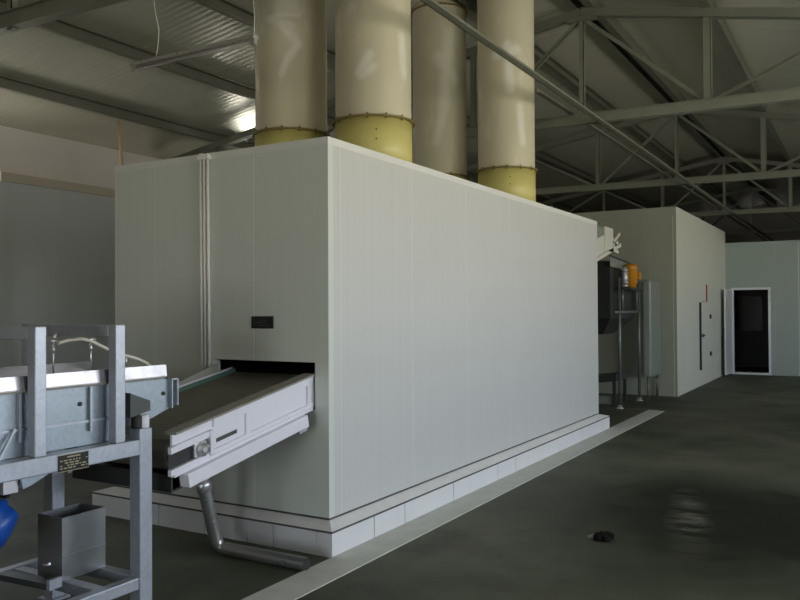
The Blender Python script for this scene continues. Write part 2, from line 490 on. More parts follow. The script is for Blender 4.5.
# plinth of painted blocks, mortar skirting on top
e = .07
jy = [Y0-e, 4.716, 5.144, 5.95, 6.871, 7.305, 8.10, 8.574, 9.4, Y1+.262]
EL = .19
PT_ = .154
jx = [X1-EL, -4.586, -4.12, -3.721, -3.489, X0+e]
m = MB(); q = .0045
for a, b in zip(jy[:-1], jy[1:]): m.box(X0-.05, X0+e, a+(q if a > Y0 else 0), b-q, 0, .154)
for a, b in zip(jx[:-1], jx[1:]): m.box(a+q, min(b-q, X0-.05-q) if b > X0 else b-q, Y0-e, Y0+.05, 0, .154)
m.box(X1-EL, X1+.05, Y0+.056, Y1+.262, 0, .154); m.box(X1+.056, X0-.056, Y1+.02, Y1+.262, 0, .154)
m.build('plinth', 'tile', ch)
m = MB(); m.box(X1, X0-.052, Y0+.06, Y1+.01, .002, .152); m.build('plinth_core', 'gap', ch)
m = MB(); m.box(X1-EL-.002, X0+e+.002, Y0-e-.002, Y1+.264, .1545, .1665); m.build('joint', 'gap', ch)  # dark strip: shadow and grime of the open joint put into colour
m = MB()
m.prism([(X0-t,Y0-e,.167),(X0+e+.004,Y0-e-.004,.167),(X0+e+.004,Y0-e-.004,.172),(X0+.002,Y0-.002,ZW-.006),(X0-t,Y0-.002,ZW-.006)], (0,0,0)) if False else None
def skirt(p0, p1, out):
    p0, p1, o = Vector(p0), Vector(p1), Vector(out)
    return [p0, p1]
zl = .167
A = [(X1-EL,Y0-e),(X0+e,Y0-e),(X0+e,Y1+.262),(X1-EL,Y1+.262)]; B = [(X1,Y0),(X0,Y0),(X0,Y1),(X1,Y1)]
bm = m.bm
lo = [bm.verts.new((x,y,zl)) for x, y in A]; hi = [bm.verts.new((x,y,ZW-.006)) for x, y in B]
bm.faces.new(lo[::-1]); bm.faces.new(hi)
for i in range(4): bm.faces.new((lo[i], lo[(i+1)%4], hi[(i+1)%4], hi[i]))
m.build('mortar_skirting', 'mortar', ch)
m = MB(); m.box(X1-.002, X0+.002, Y0-.002, Y1+.002, ZW-.004, ZW+.008); m.build('bottom_gasket', 'gap', ch)
# black maker's plate on the front
np_ = box(-3.732, -3.533, Y0-.008, Y0, 1.476, 1.562).build('nameplate', 'black_plate', ch, .006, label='small black maker\'s plate')
m = MB()
for i, (a, b) in enumerate(((-3.66,-3.58),(-3.70,-3.60),(-3.66,-3.56))): m.box(a, b, Y0-.0095, Y0-.008, 1.532-.018*i, 1.536-.018*i)
m.build('lettering', 'greytext', np_)
# three white conduits up the front wall
for k, x in enumerate((-4.188, -4.155, -4.12)):
    MB().tube([(x, Y0-.016, 1.12 if k else 1.10), (x-.012, Y0-.016, 2.748)], .0125, 10).build('conduit', 'pvc', ch)
m = MB(); m.box(-4.218, -4.115, Y0-.036, Y0-.001, 2.705, 2.735); m.box(-4.205, -4.175, Y0-.03, Y0-.001, 2.735, 2.75)
m.build('conduit_clamp', 'pvc', ch)

# ------------------------------------------------------------------ exhaust ducts
def smear_val(px, pz, lines):
    best = 0
    for (a, b, w) in lines:
        ax, az = a; bx, bz = b; dx, dz = bx-ax, bz-az
        tt = max(0, min(1, ((px-ax)*dx + (pz-az)*dz)/(dx*dx+dz*dz)))
        d = math.hypot(px-ax-tt*dx, pz-az-tt*dz)
        best = max(best, max(0, 1-max(0, d-w*.35)/(w*.9)))
    return best
def duct(cx, cy, label, mat, seam_z, lines, toff):
    r = .33
    d = thing('exhaust_duct', (cx, cy, ZT), label, 'duct', 'exhaust ducts on the chamber roof')
    MB().tube([(cx,cy,ZT),(cx,cy,3.205)], r+.006, 64).build('collar', 'collar', d)
    top = und(cx-.36)-.006
    bm = bmesh.new(); n = 96; nz = 110
    lay = bm.verts.layers.float.new('smear')
    rings = []
    toward = math.atan2(-cy, -cx)
    for j in range(nz+1):
        rg = []
        for k in range(n):
            th = 2*math.pi*k/n
            z = 3.222 + (und(cx+r*math.cos(th))-.005-3.222)*j/nz     # top cut to the roof slope
            v = bm.verts.new((cx+r*math.cos(th), cy+r*math.sin(th), z))
            da = (th-toward+math.pi) % (2*math.pi) - math.pi
            v[lay] = smear_val(da*r, z, lines) if abs(da) < 1.6 else 0
            rg.append(v)
        rings.append(rg)
    for j in range(nz):
        for k in range(n):
            f = bm.faces.new((rings[j][k], rings[j][(k+1)%n], rings[j+1][(k+1)%n], rings[j+1][k])); f.smooth = True
    mb = MB(); mb.bm.free(); mb.bm = bm
    mb.build('pipe', mat, d)
    fl = MB(); fl.ring((cx,cy,3.205), r-.01, r+.032, .016); fl.build('flange', 'flange', d)
    for k in range(14):
        th = 2*math.pi*k/14 + .2
        p = (cx+(r+.021)*math.cos(th), cy+(r+.021)*math.sin(th), 3.190)
        MB().lathe(p, (0,0,1), [(0,.008),(.047,.008)], 6).build('bolt', 'flange', d)
    # two rivets on the collar, facing the hall
    th = toward + toff
    for z in (3.02, 3.10):
        p = Vector((cx+(r+.004)*math.cos(th), cy+(r+.004)*math.sin(th), z))
        MB().lathe(p, (math.cos(th), math.sin(th), 0), [(0,.009),(.006,.007)], 8).build('rivet', 'flange', d)
    if seam_z:
        MB().ring((cx,cy,seam_z), r-.002, r+.025, .014).build('joint_ring', 'flange', d)
    return d
dA = [((-.22,4.20),(.01,4.13),.035),((-.10,4.16),(.06,3.97),.045),((.06,3.97),(-.04,3.83),.04),((-.04,3.83),(-.09,3.70),.035),((-.22,4.22),(.08,4.23),.02)]
dB = [((-.12,3.58),(-.03,3.72),.045),((-.1,3.55),(.0,3.62),.04),((.27,3.9),(.30,3.6),.05)]
dC = [((.05,4.0),(.12,4.9),.08),((.0,4.6),(.18,4.35),.09),((-.05,3.6),(.05,4.0),.06)]
dD = [((-.1,4.5),(.12,4.55),.07),((.02,4.6),(.05,4.1),.06),((.16,3.9),(.20,3.5),.05)]
duct(-4.59, 5.82, 'cream exhaust duct at the front left of the chamber roof with a pale angled smear', 'duct', None, dA, 0)
duct(-3.69, 5.82, 'cream exhaust duct with a tall olive collar at the front right of the chamber roof', 'duct', None, dB, .07)
duct(-4.52, 8.65, 'duller cream exhaust duct at the back left of the chamber roof, its collar hidden', 'duct_dull', 5.24, dC, 0)
duct(-3.64, 8.65, 'cream exhaust duct at the back right of the chamber, crossed by the angle bar', 'duct', None, dD, .12)

# ------------------------------------------------------------------ infeed conveyor
def T(y): return .955 + .183*(y-3.04)
cv = thing('infeed_conveyor', (-3.62, 3.04, 0), 'sloping white-sided belt conveyor entering the slot in the chamber front', 'conveyor')
def shr(x0, x1, y0, y1, d0, d1, mb, cut=0.):
    """box sheared along the slope of the conveyor; cut slants the ends"""
    P = lambda x, y, d: (x, y+cut*(-d), T(y+cut*(-d))+d)
    return mb.hexa([P(x0,y0,d0),P(x1,y0,d0),P(x1,y1,d0),P(x0,y1,d0),P(x0,y0,d1),P(x1,y0,d1),P(x1,y1,d1),P(x0,y1,d1)])
YE = 4.42
m = MB(); shr(-3.215,-3.200,3.03,YE,-.235,-.012,m); m.build('side_frame', 'white', cv, label='white near side frame')
side = cv.children[-1] if False else None
m = MB()
shr(-3.200,-3.186,3.33,4.255,-.062,-.014,m); shr(-3.200,-3.186,3.60,3.64,-.19,-.062,m)
shr(-3.200,-3.186,3.33,4.255,-.215,-.19,m); shr(-3.200,-3.186,4.20,4.235,-.19,-.062,m)
m.build('stiffener_frame', 'white', cv)
m = MB(); shr(-3.215,-3.142,3.045,4.10,-.315,-.235,m,.18); shr(-3.215,-3.18,3.03,4.25,-.24,-.215,m); m.build('bottom_flange', 'white', cv, .004)
m = MB(); shr(-3.165,-3.145,4.06,4.14,-.335,-.30,m); m.build('bracket', 'galv', cv)
m = MB(); shr(-3.27,-3.172,3.03,4.265,-.012,.0,m); m.build('top_flange', 'dirty', cv, label='dusty grey top edge')
m = MB(); shr(-3.1995,-3.1965,3.36,3.53,-.16,-.138,m); m.build('adjusting_slot', 'hop', cv, label='grey slot in the side')
tk = MB(); shr(-3.200,-3.176,3.0,3.29,-.105,-.07,tk); shr(-3.200,-3.176,3.0,3.29,-.222,-.19,tk); shr(-3.200,-3.168,3.285,3.31,-.205,-.07,tk)
tk = tk.build('take_up_frame', 'white', cv)
m = MB(); shr(-3.1995,-3.197,3.0,3.285,-.19,-.105,m); m.build('slot', 'rubber', tk, label='black strip for the shaded slot')  # solid strip; the shade inside the slot is put into its colour
by, bz = 3.215, T(3.215)-.148
m = MB(); m.box(-3.197,-3.170,by-.045,by+.045,bz-.045,bz+.045); m.build('bearing_block', 'alloy', cv, .008)
m = MB(); m.lathe((-3.17,by,bz),(1,0,0),[(0,.040),(.018,.038),(.020,.028),(.012,.026),(.013,.016),(.03,.015)],24); m.build('bearing_ring', 'alloy', cv)
m = MB(); m.lathe((-3.185,by+.04,bz+.004),(0,1,.18),[(0,.012),(.03,.012)],8); m.lathe((-3.185,by+.05,bz+.006),(0,1,.18),[(0,.020),(.014,.020)],6); m.build('adjusting_screw', 'alloy', cv)
# far side
m = MB(); shr(-4.055,-4.04,3.03,YE,-.30,-.02,m); m.build('side_frame', 'white', cv)
m = MB(); m.prism([(-4.06,3.05,T(3.05)-.02),(-4.06,4.275,T(4.275)-.02),(-4.06,4.275,1.222),(-4.06,3.9,1.12),(-4.06,3.05,.99)], (.014,0,0)); m.build('guard_plate', 'strip' and plain('guard_grey', (.36,.35,.31), .5, .2), cv)
m = MB(); shr(-4.03,-4.015,3.05,YE,-.055,-.03,m); m.build('green_edge', 'green', cv, label='green edge strip of the belt')
# belt loop and drum
m = MB(); shr(-4.035,-3.222,3.09,YE,-.065,-.055,m); shr(-4.035,-3.222,3.09,YE,-.225,-.215,m)
n = 14; cy_, cz = 3.09, T(3.09)-.14; pts = []
for k in range(n+1):
    a = math.pi/2 + math.pi*k/n; pts.append((cy_+.085*math.cos(a), cz+.085*math.sin(a)))
for p, q2 in zip(pts[:-1], pts[1:]):
    i0 = (cy_+(p[0]-cy_)*.88, cz+(p[1]-cz)*.88); i1 = (cy_+(q2[0]-cy_)*.88, cz+(q2[1]-cz)*.88)
    m.hexa([(-4.035,*i0),(-3.222,*i0),(-3.222,*p),(-4.035,*p),(-4.035,*i1),(-3.222,*i1),(-3.222,*q2),(-4.035,*q2)])
m.build('belt', 'belt', cv)
m = MB(); m.lathe((-4.04,cy_,cz),(1,0,0),[(0,.07),(.82,.07)],24); m.build('drum', 'dark', cv)
for y in (3.65, 4.15):
    m = MB(); m.lathe((-4.04,y,T(y)-.14),(1,0,0),[(0,.045),(.82,.045)],16); m.build('roller', 'dark', cv)
m = MB(); shr(-4.035,-3.222,3.045,3.055,-.33,-.235,m); shr(-4.035,-3.222,3.055,4.18,-.33,-.32,m); m.build('drip_pan', 'dark', cv)
for a in (3.2, 3.9):
    m = MB(); shr(-4.03,-3.222,a,a+.04,-.29,-.24,m); m.build('cross_member', 'dark', cv)

# drain pipe below the conveyor, bent along the floor
p = [(-3.66,3.66,.695),(-3.67,3.74,.48),(-3.695,3.845,.20),(-3.70,3.875,.11),(-3.69,3.90,.062),(-3.655,3.912,.046),(-3.60,3.915,.042),(-2.985,3.92,.042)]
m = MB(); rr = .041
pts = [Vector(q) for q in p]
m.tube(pts, rr, 20, cap=False)
k_ = len(m.bm.verts)
m.tube([pts[-1]-Vector((.3,0,0)), pts[-1]], rr*.9, 20, cap=False)
dp = m.build('drain_pipe', 'pipe', None, label='bent stainless drain pipe under the conveyor, lying along the floor with an open end', category='pipe')
MB().lathe((-3.02,3.92,.042), (1,0,0), [(0,.0345),(.0345,.0345)], 20).build('mouth_shade', 'rubber', dp, label='dark disc for the shaded pipe mouth')  # disc in the pipe; the shade inside its mouth put into colour
m = MB(); m.tube([(-3.668,3.725,.52),(-3.672,3.75,.46)], .047, 18); m.build('coupling', 'alloy', dp)

# ------------------------------------------------------------------ vibrating feeder (left foreground)
XN, XF = -3.20, -3.98
vf = thing('vibrating_feeder', (-3.6, 2.2, 0), 'galvanised steel feeder table with trough, portals and spray tube at the left edge', 'machine')
w = .08; YA, YZ = .55, 2.895
ZR = .948   # top of table
for x in (XN-w/2, XF+w/2):
    for y in (YZ-w/2, YA+w/2):
        m = box(x-w/2, x+w/2, y-w/2, y+w/2, 0.012, 1.0 if y > 2 else ZR); m.build('leg', 'galv', vf, .006)
        box(x-w*.75, x+w*.75, y-w*.75, y+w*.75, 0, .012).build('foot_plate', 'galv', vf)
    m = box(x-w/2, x+w/2, YA+w, YZ-w, ZR-.08, ZR); m.build('table_rail', 'galv', vf, .005)
    m = box(x-.03, x+.03, YA+w, YZ-w, .185, .245); m.build('shelf_rail', 'galv', vf, .005)
for y in (YZ-w/2, 2.1, YA+w/2):
    box(XF+w, XN-w, y-w/2, y+w/2, ZR-.08, ZR).build('cross_rail', 'galv', vf, .005)
for y in (YZ-.045, 2.62, 2.20, YA+.045):
    box(XF+.07, XN-.07, y-.03, y+.03, .187, .243).build('shelf_bar', 'galv', vf, .005)
# portals
wu = .058
for y in (2.696, 2.254):
    for x in (XN-.002-wu/2, -3.93):
        box(x-wu/2, x+wu/2, y-wu/2, y+wu/2, ZR, 1.535).build('upright', 'galv', vf, .005)
    box(-3.93+wu/2, XN-.002-wu, y-wu/2, y+wu/2, 1.474, 1.533).build('crossbar', 'galv', vf, .004)
# trough
x0, x1 = -3.30, -3.88
m = MB(); side_poly = lambda x: [(x,.7,1.055),(x,2.86,1.005),(x,2.98,1.03),(x,3.145,1.085),(x,3.145,1.232),(x,.7,1.235)]
m.prism(side_poly(x0), (-.006,0,0)); m.prism(side_poly(x1), (.006,0,0))
m.hexa([(x1,.7,1.055),(x0-.006,.7,1.055),(x0-.006,2.98,1.03),(x1,2.98,1.03),(x1,.7,1.063),(x0-.006,.7,1.063),(x0-.006,2.98,1.038),(x1,2.98,1.038)])
m.hexa([(x1,2.98,1.03),(x0-.006,2.98,1.03),(x0-.006,3.145,1.085),(x1,3.145,1.085),(x1,2.98,1.038),(x0-.006,2.98,1.038),(x0-.006,3.145,1.093),(x1,3.145,1.093)])
tr = m.build('trough', 'galv_plate', vf)
m = MB(); m.box(x0-.008, x0-.003, .7, 2.80, ZR, 1.06); m.build('skirt', 'galv_plate', tr)
m = MB(); m.box(x0, x0+.028, 3.098, 3.104, 1.072, 1.232); m.box(x0, x0+.028, 3.139, 3.145, 1.085, 1.232); m.box(x0, x0+.028, 3.104, 3.139, 1.226, 1.232); m.build('end_flange', 'galv', tr)
for a in (2.578, 2.20): box(x0, x0+.02, a, a+.012, 1.015, 1.230).build('joint_flange', 'galv', tr)
m = MB(); m.bar((x0+.006, .7, 1.085), (x0+.006, 2.90, 1.062), .012, .012); m.build('ledge', 'galv', tr)
for y, z in ((3.06,1.155), (2.531,1.153), (2.74,1.15)):
    MB().lathe((x0, y, z), (1,0,0), [(0,.011),(.008,.011),(.010,.006)], 8).build('bolt', 'dark', tr)
# polished upper tray: sloped flange visible along the side
m = MB()
m.prism([(x0+.024,.7,1.252),(x0+.030,.7,1.252),(x0+.024,.7,1.312),(x0+.018,.7,1.312)], (0,2.36,0))
m.prism([(x1-.024,.7,1.252),(x1-.030,.7,1.252),(x1-.024,.7,1.312),(x1-.018,.7,1.312)], (0,2.36,0))
m.box(x1-.03, x0+.03, .7, 3.06, 1.246, 1.252)
m.build('upper_tray', 'bright', vf)
m = MB(); m.box(x1-.02, x0+.024, .72, 3.05, 1.236, 1.246); m.build('tray_gasket', 'dirty', vf)
# gussets under the trough at the left edge
for ya in (2.09,):
    m = MB(); m.prism([(x0+.02, ya, ZR), (x0+.02, ya+.012, ZR), (x0+.02, ya+.09, 1.08), (x0+.02, ya+.078, 1.08)], (.012,0,0)); m.build('gusset_rib', 'galv', vf)
# bracket and mount on the table corner, a dark and a white cylinder
m = MB(); m.prism([(x0+.004,2.775,1.185),(x0+.004,2.905,1.135),(x0+.004,2.905,1.085),(x0+.004,2.775,1.06)], (.07,0,0)); m.build('bracket', 'hop', vf, label='dark bracket plate')
for y in (2.82,):
    m = MB(); m.lathe((XN-.046, y+.012, 1.0), (0,0,1), [(0,.026),(.006,.029),(.060,.029),(.066,.018),(.085,.016)], 20); m.build('rubber_mount', 'rubber', vf, label='dark cylinder of the mount')
    m = MB(); m.lathe((XN-.026, y+.046, 1.0), (0,0,1), [(0,.022),(.004,.024),(.062,.024),(.068,.016)], 20); m.build('mount_cylinder', 'white', vf, label='white cylinder of the mount')
    m = MB(); m.lathe((XN-.075, y-.05, ZR), (0,0,1), [(0,.008),(.26,.008)], 8); m.lathe((XN-.075, y-.05, 1.185), (0,0,1), [(0,.015),(.016,.015)], 6); m.build('threaded_rod', 'alloy', vf)
for y in (.75,):
    m = MB(); m.lathe((XN-.045, y, ZR), (0,0,1), [(0,.034),(.08,.036),(.11,.02)], 20); m.build('rubber_mount', 'dirty', vf)
# springs/legs carrying the tray end on far side
for y in (2.82, .75):
    m = MB(); m.lathe((XF+.06, y+.03, 1.0 if y > 2 else ZR), (0,0,1), [(0,.03),(.06,.03)], 16); m.build('rubber_mount', 'dirty', vf)
# nameplate with rows of lettering on the near rail
np2 = MB().box(XN, XN+.004, 2.337, 2.502, ZR-.082, ZR-.008).build('nameplate', 'black_plate', vf, .002, label='black plate with rows of small gold lettering')
m = MB(); g0 = XN+.004
m.box(g0, g0+.0008, 2.385, 2.455, ZR-.022, ZR-.016)
for r_ in range(4):
    z = ZR-.034-.0115*r_; y = 2.347
    while y < (2.49 if r_ != 1 else 2.43):
        L = random.uniform(.008, .024)
        if random.random() < .75: m.box(g0, g0+.0008, y, min(y+L, 2.494), z-.003, z+.002)
        y += L+.007
m.build('lettering', 'gold', np2)
m = MB()
for a, b, c, d in ((2.334,2.505,-.0085,-.0065),(2.334,2.505,-.0845,-.0825)): m.box(XN, XN+.003, a, b, ZR+c-.001, ZR+d)
m.build('plate_edge', 'gold', np2)
# spray tube with two valve stalks
xs = -3.56
def pt(y, z): return (xs, y, z)
m = MB()
m.tube([pt(2.60,1.440),pt(2.66,1.452),pt(2.74,1.458),pt(2.80,1.445),pt(2.86,1.418),pt(2.95,1.378),pt(3.04,1.352),pt(3.11,1.333),pt(3.17,1.308),pt(3.20,1.29)], .0095, 10)
sp_ = m.build('spray_tube', 'hose', vf)
for y in (2.575, 2.80):
    m = MB(); m.tube([pt(y,1.252),pt(y,1.46)], .005, 8); m.lathe(pt(y,1.39), (0,0,1), [(0,.007),(.02,.010),(.035,.007)], 8); m.lathe(pt(y-.02,1.452), (0,1,0), [(0,.010),(.045,.010)], 8)
    m.bar(pt(y,1.47), pt(y+.02,1.488), .006, .012); m.build('valve_stalk', 'alloy', sp_)
m = MB(); m.lathe(pt(3.03,1.30), (0,0,1), [(0,.009),(.05,.009)], 8); m.lathe(pt(3.185,1.295), (0,.7,-.5), [(0,.013),(.03,.012)], 8); m.build('nozzle', 'alloy', sp_)
m = MB(); m.tube([(-3.62,2.14,1.252),(-3.62,2.14,1.42)], .008, 8); m.tube([(-3.62,2.08,1.44),(-3.62,2.10,1.415),(-3.62,2.14,1.41),(-3.62,2.18,1.425),(-3.62,2.19,1.45)], .008, 8); m.build('valve_stalk', 'alloy', sp_)
# blue vibration motor hung below the table
mo = Vector((-3.62, 2.26, .60)); ax = Vector((.55,.42,-.30)).normalized()
m = MB(); m.lathe(mo - ax*.20, ax, [(0,.06),(.01,.095),(.05,.11),(.052,.122),(.062,.122),(.064,.11),(.21,.112),(.212,.124),(.235,.124),(.238,.108),(.28,.10),(.31,.085),(.315,.03)], 32)
mt = m.build('motor', 'blue', vf, label='blue electric motor')
m = MB()
for k in range(10):
    a = 2*math.pi*k/10; s_ = ax.orthogonal().normalized(); c_ = ax.cross(s_)
    d_ = s_*math.cos(a)+c_*math.sin(a)
    m.bar(mo - ax*.13 + d_*.113, mo + ax*.005 + d_*.113, .008, .012, d_)
m.build('cooling_fin', 'blue', mt, kind='stuff')
for a in (2.12, 2.34):
    m = MB(); m.prism([(-3.66,a,.868),(-3.50,a,.868),(-3.50,a,.80),(-3.60,a,.70),(-3.66,a,.70)], (0,.02,0)); m.build('motor_bracket', 'dark', vf)
m = MB(); m.box(-3.44,-3.36,2.175,2.25,.775,.835); m.lathe((-3.40,2.25,.802),(.2,1,-.1),[(0,.02),(.02,.02),(.022,.014),(.05,.014)],10); m.build('terminal_box', 'alloy', vf, .004)
m = MB(); m.prism([(-3.35,2.24,.865),(-3.35,2.46,.865),(-3.35,2.30,.80),(-3.35,2.26,.79)], (.012,0,0)); m.build('bracket_plate', 'galv_plate', vf)
m = MB(); m.bar((-3.45,2.20,.26),(-3.60,1.7,.36),.03,.008); m.build('strap', 'galv', vf)

# open-topped steel bin on the lower shelf
bx0, bx1, by0, by1, bz0, bz1 = -3.70, -3.505, 2.585, 2.848, .245, .562
m = MB(); s_ = .006
m.box(bx0,bx1,by0,by0+s_,bz0,bz1); m.box(bx0,bx1,by1-s_,by1,bz0,bz1); m.box(bx1-s_,bx1,by0+s_,by1-s_,bz0,bz1); m.box(bx0,bx0+s_,by0+s_,by1-s_,bz0,bz1); m.box(bx0+s_,bx1-s_,by0+s_,by1-s_,bz0,bz0+s_)
bn = thing('steel_bin', ((bx0+bx1)/2, (by0+by1)/2, bz0), 'open-topped dull steel box standing on the lower shelf of the feeder table', 'bin')
m.build('body', 'stainless', bn)
m = MB(); m.bar((bx1+.002,by0,.365),(bx1+.002,by1,.365),.004,.008); m.build('seam', 'stainless', bn)
m = MB(); m.tube([(-3.61,by0,.32),(-3.61,by0-.03,.32),(-3.58,by0-.045,.325),(-3.54,by0-.045,.34)], .007, 8); m.build('handle', 'alloy', bn)
m = MB(); m.lathe(((bx0+bx1)/2+.05, by1, .40),(0,1,0),[(0,.012),(.025,.012)],8); m.build('knob', 'alloy', bn)
# short channel lying on the shelf in front of the bin
ch2 = thing('steel_channel', (-3.62, 2.48, .245), 'short dark steel channel lying across the shelf beside the steel box', 'offcut')
m = MB(); m.bar((-3.82,2.47,.260),(-3.46,2.50,.260),.07,.03); m.build('web', 'hop', ch2)
m = MB(); m.bar((-3.46,2.50,.270),(-3.44,2.502,.270),.075,.05); m.build('end_plate', 'galv', ch2)

# ------------------------------------------------------------------ lamp, wire, cord
LY, LZ = 4.1, 3.415
la = thing('tube_lamp', (-4.13, LY, LZ-.02), 'unlit fluorescent tube lamp hanging beside the front left duct', 'lamp')
box(-4.74, -3.53, LY-.026, LY+.026, LZ+.018, LZ+.045).build('batten', 'lampbody', la, .004)
MB().lathe((-4.70, LY, LZ-.004), (1,0,0), [(0,.014),(1.13,.014)], 14).build('tube', 'glass', la)
for x in (-4.73, -3.565): box(x, x+.03, LY-.016, LY+.016, LZ-.02, LZ+.018).build('lamp_holder', 'lampbody', la)
m = MB(); m.tube([(-4.495,4.08,3.93),(-4.48,4.085,3.80),(-4.446,4.09,3.66),(-4.47,4.1,3.53),(-4.49,4.1,LZ+.045)], .0035, 6); m.build('hanging_wire', 'wire', la)
m = MB(); m.tube([(-3.56,4.08,3.93),(-3.545,4.1,3.6),(-3.55,4.1,LZ+.045)], .003, 6); m.build('hanging_wire', 'wire', la)
m = MB(); m.tube([(-9.36,7.85,4.37),(-9.33,7.86,3.9),(-9.30,7.87,3.5),(-9.27,7.88,2.6),(-9.28,7.88,.6),(-9.25,7.88,.025)], .024, 10)
m.build('hanging_cord', 'tan', None, label='tan cord hanging from the left purlin behind the chamber corner', category='cord')

# ------------------------------------------------------------------ discharge conveyor at the far end of the chamber
oc = thing('discharge_conveyor', (-3.6, 10.9, 1.9), 'short white conveyor head sticking out high from the chamber\'s far end', 'conveyor')
def U(y): return 2.27 + .23*(y-10.8)
def shu(x0, x1, y0, y1, d0, d1, mb):
    P = lambda x, y, d: (x, y, U(y)+d)
    return mb.hexa([P(x0,y0,d0),P(x1,y0,d0),P(x1,y1,d0),P(x0,y1,d0),P(x0,y0,d1),P(x1,y0,d1),P(x1,y1,d1),P(x0,y1,d1)])
for x in (-3.215, -4.02):
    m = MB(); shu(x, x+.015, 9.9, 11.45, .05, .30, m); m.build('side_frame', 'whitewarm', oc)
    m = MB(); shu(x-.02, x+.035, 9.9, 11.93, 0, .055, m); m.build('bottom_flange', 'whitewarm', oc)
m = MB(); m.box(-3.2, -3.18, 11.08, 11.50, 2.42, 2.76); m.build('upright_plate', 'whitewarm', oc)
m = MB(); m.box(-3.215, -3.205, 10.4, 11.06, 2.50, 2.74); m.build('guard_plate', 'cab', oc)
m = MB(); m.bar((-3.19,11.45,2.55),(-3.19,11.86,2.72),.03,.05); m.bar((-3.19,11.50,2.45),(-3.19,11.74,2.44),.04,.05); m.bar((-3.19,11.48,2.60),(-3.19,11.60,2.44),.03,.04)
m.build('take_up_frame', 'whitewarm', oc)
m = MB(); m.lathe((-3.19,11.66,2.57),(1,0,0),[(0,.045),(.03,.04),(.04,.02)],16); m.build('bearing_ring', 'alloy', oc)
m = MB(); shu(-4.0,-3.22,9.9,11.6,.20,.21,m); m.build('belt', 'belt', oc)
m = MB(); m.lathe((-4.0,11.6,U(11.6)+.13),(1,0,0),[(0,.08),(.78,.08)],20); m.build('drum', 'dark', oc)

# tall hopper stand with an orange motor
hs = thing('hopper_stand', (-3.8, 13.3, 0), 'tall tubular hopper stand with an orange motor behind the chamber', 'machine')
PX = (-3.44, -4.25)
for x in PX:
    for y in (12.75, 14.0):
        m = MB(); m.tube([(x,y,.02),(x,y,2.06 if y > 13 else 2.10)], .027, 12); m.build('leg', 'standtube', hs)
        m = MB(); m.lathe((x,y,0),(0,0,1),[(0,.06),(.015,.06),(.02,.035),(.06,.035)],12); m.build('foot', 'alloy', hs)
    m = MB(); m.tube([(x,12.75,1.545),(x,14.0,1.545)], .028, 10); m.build('cross_tube', 'standtube', hs)
for y in (12.95, 13.85):
    m = MB(); m.tube([(-3.44,y,1.57),(-3.44,y,1.98)], .022, 10); m.build('inner_post', 'standtube', hs)
for y in (12.75, 14.0):
    m = MB(); m.tube([(PX[0],y,1.545),(PX[1],y,1.545)], .028, 10); m.build('cross_tube', 'standtube', hs)
m = MB()
m.prism([(-3.50,12.45,1.45),(-3.50,13.95,1.45),(-3.50,13.95,2.28),(-3.50,12.45,2.36)], (-.70,0,0))
m.build('hopper', 'shadehop', hs)
m = MB(); a = [(-3.5,12.45,1.45),(-4.2,12.45,1.45),(-4.2,13.95,1.45),(-3.5,13.95,1.45)]; b = [(-3.75,12.9,1.18),(-3.95,12.9,1.18),(-3.95,13.5,1.18),(-3.75,13.5,1.18)]
m.hexa(b+a); m.build('outlet_cone', 'dark', hs)
m = MB(); m.bar((-3.46,12.3,2.43),(-3.46,14.05,2.335),.02,.025); m.bar((-4.22,12.3,2.43),(-4.22,14.05,2.335),.02,.025); m.build('hood_rail', 'dark', hs)
m = MB(); m.prism([(-3.47,12.35,2.42),(-3.47,14.0,2.33),(-3.47,14.0,2.22),(-3.47,12.35,2.26)], (.006,0,0)); m.build('hood_plate', 'cab', hs)
mx, my = -3.36, 13.17
m = MB(); m.lathe((mx,my,1.94),(0,0,1),[(0,.05),(.005,.085),(.06,.095),(.07,.105),(.30,.105),(.31,.112),(.36,.112),(.37,.10),(.395,.08),(.40,.03)],28); mo2 = m.build('motor', 'orange', hs, label='orange electric motor')
m = MB(); m.box(mx+.09, mx+.15, my-.02, my+.09, 2.08, 2.20); m.build('terminal_box', 'orange', mo2)
m = MB()
for k in range(6): m.lathe((-3.36,12.80,1.96+.05*k),(0,0,1),[(0,.06),(.02,.06)],12)
m.lathe((-3.36,12.80,1.95),(0,0,1),[(0,.045),(.32,.045)],12); m.build('gearbox', 'alloy', hs)
m = MB(); m.box(-3.47,-3.25,12.75,13.6,1.90,1.94); m.build('motor_shelf', 'dark', hs)

# low dark conveyor behind the stand
lc = thing('low_conveyor', (-3.9, 13.3, 0), 'low dark sloping conveyor on the floor behind the chamber', 'conveyor')
m = MB(); m.hexa([(-4.9,12.95,.24),(-3.55,12.95,.42),(-3.55,13.7,.42),(-4.9,13.7,.24),(-4.9,12.95,.34),(-3.55,12.95,.54),(-3.55,13.7,.54),(-4.9,13.7,.34)]); m.build('bed', 'dark', lc)
m = MB(); m.box(-4.6,-3.6,13.0,13.02,.03,.16); m.build('tray', 'cab', lc)
for x, y in ((-3.6,13.0),(-3.6,13.65),(-4.8,13.0),(-4.8,13.65)):
    m = MB(); m.box(x-.025, x+.025, y-.025, y+.025, 0, .27 if x < -4 else .43); m.build('leg', 'dark', lc)

# narrow grey cabinet on legs
cb = thing('cabinet', (-3.31, 14.4, 0), 'tall narrow grey cabinet on thin legs against the panel room', 'cabinet')
m = box(-3.40, -3.26, 14.10, 14.92, .40, 2.10); m.build('body', 'cab', cb, .03)
m = box(-3.262, -3.250, 14.16, 14.86, .46, 2.04); m.build('door', 'cab', cb, .004)
for y in (14.16, 14.86):
    m = MB(); m.tube([(-3.33,y,0),(-3.33,y,.41)], .022, 10); m.build('leg', 'standtube', cb)

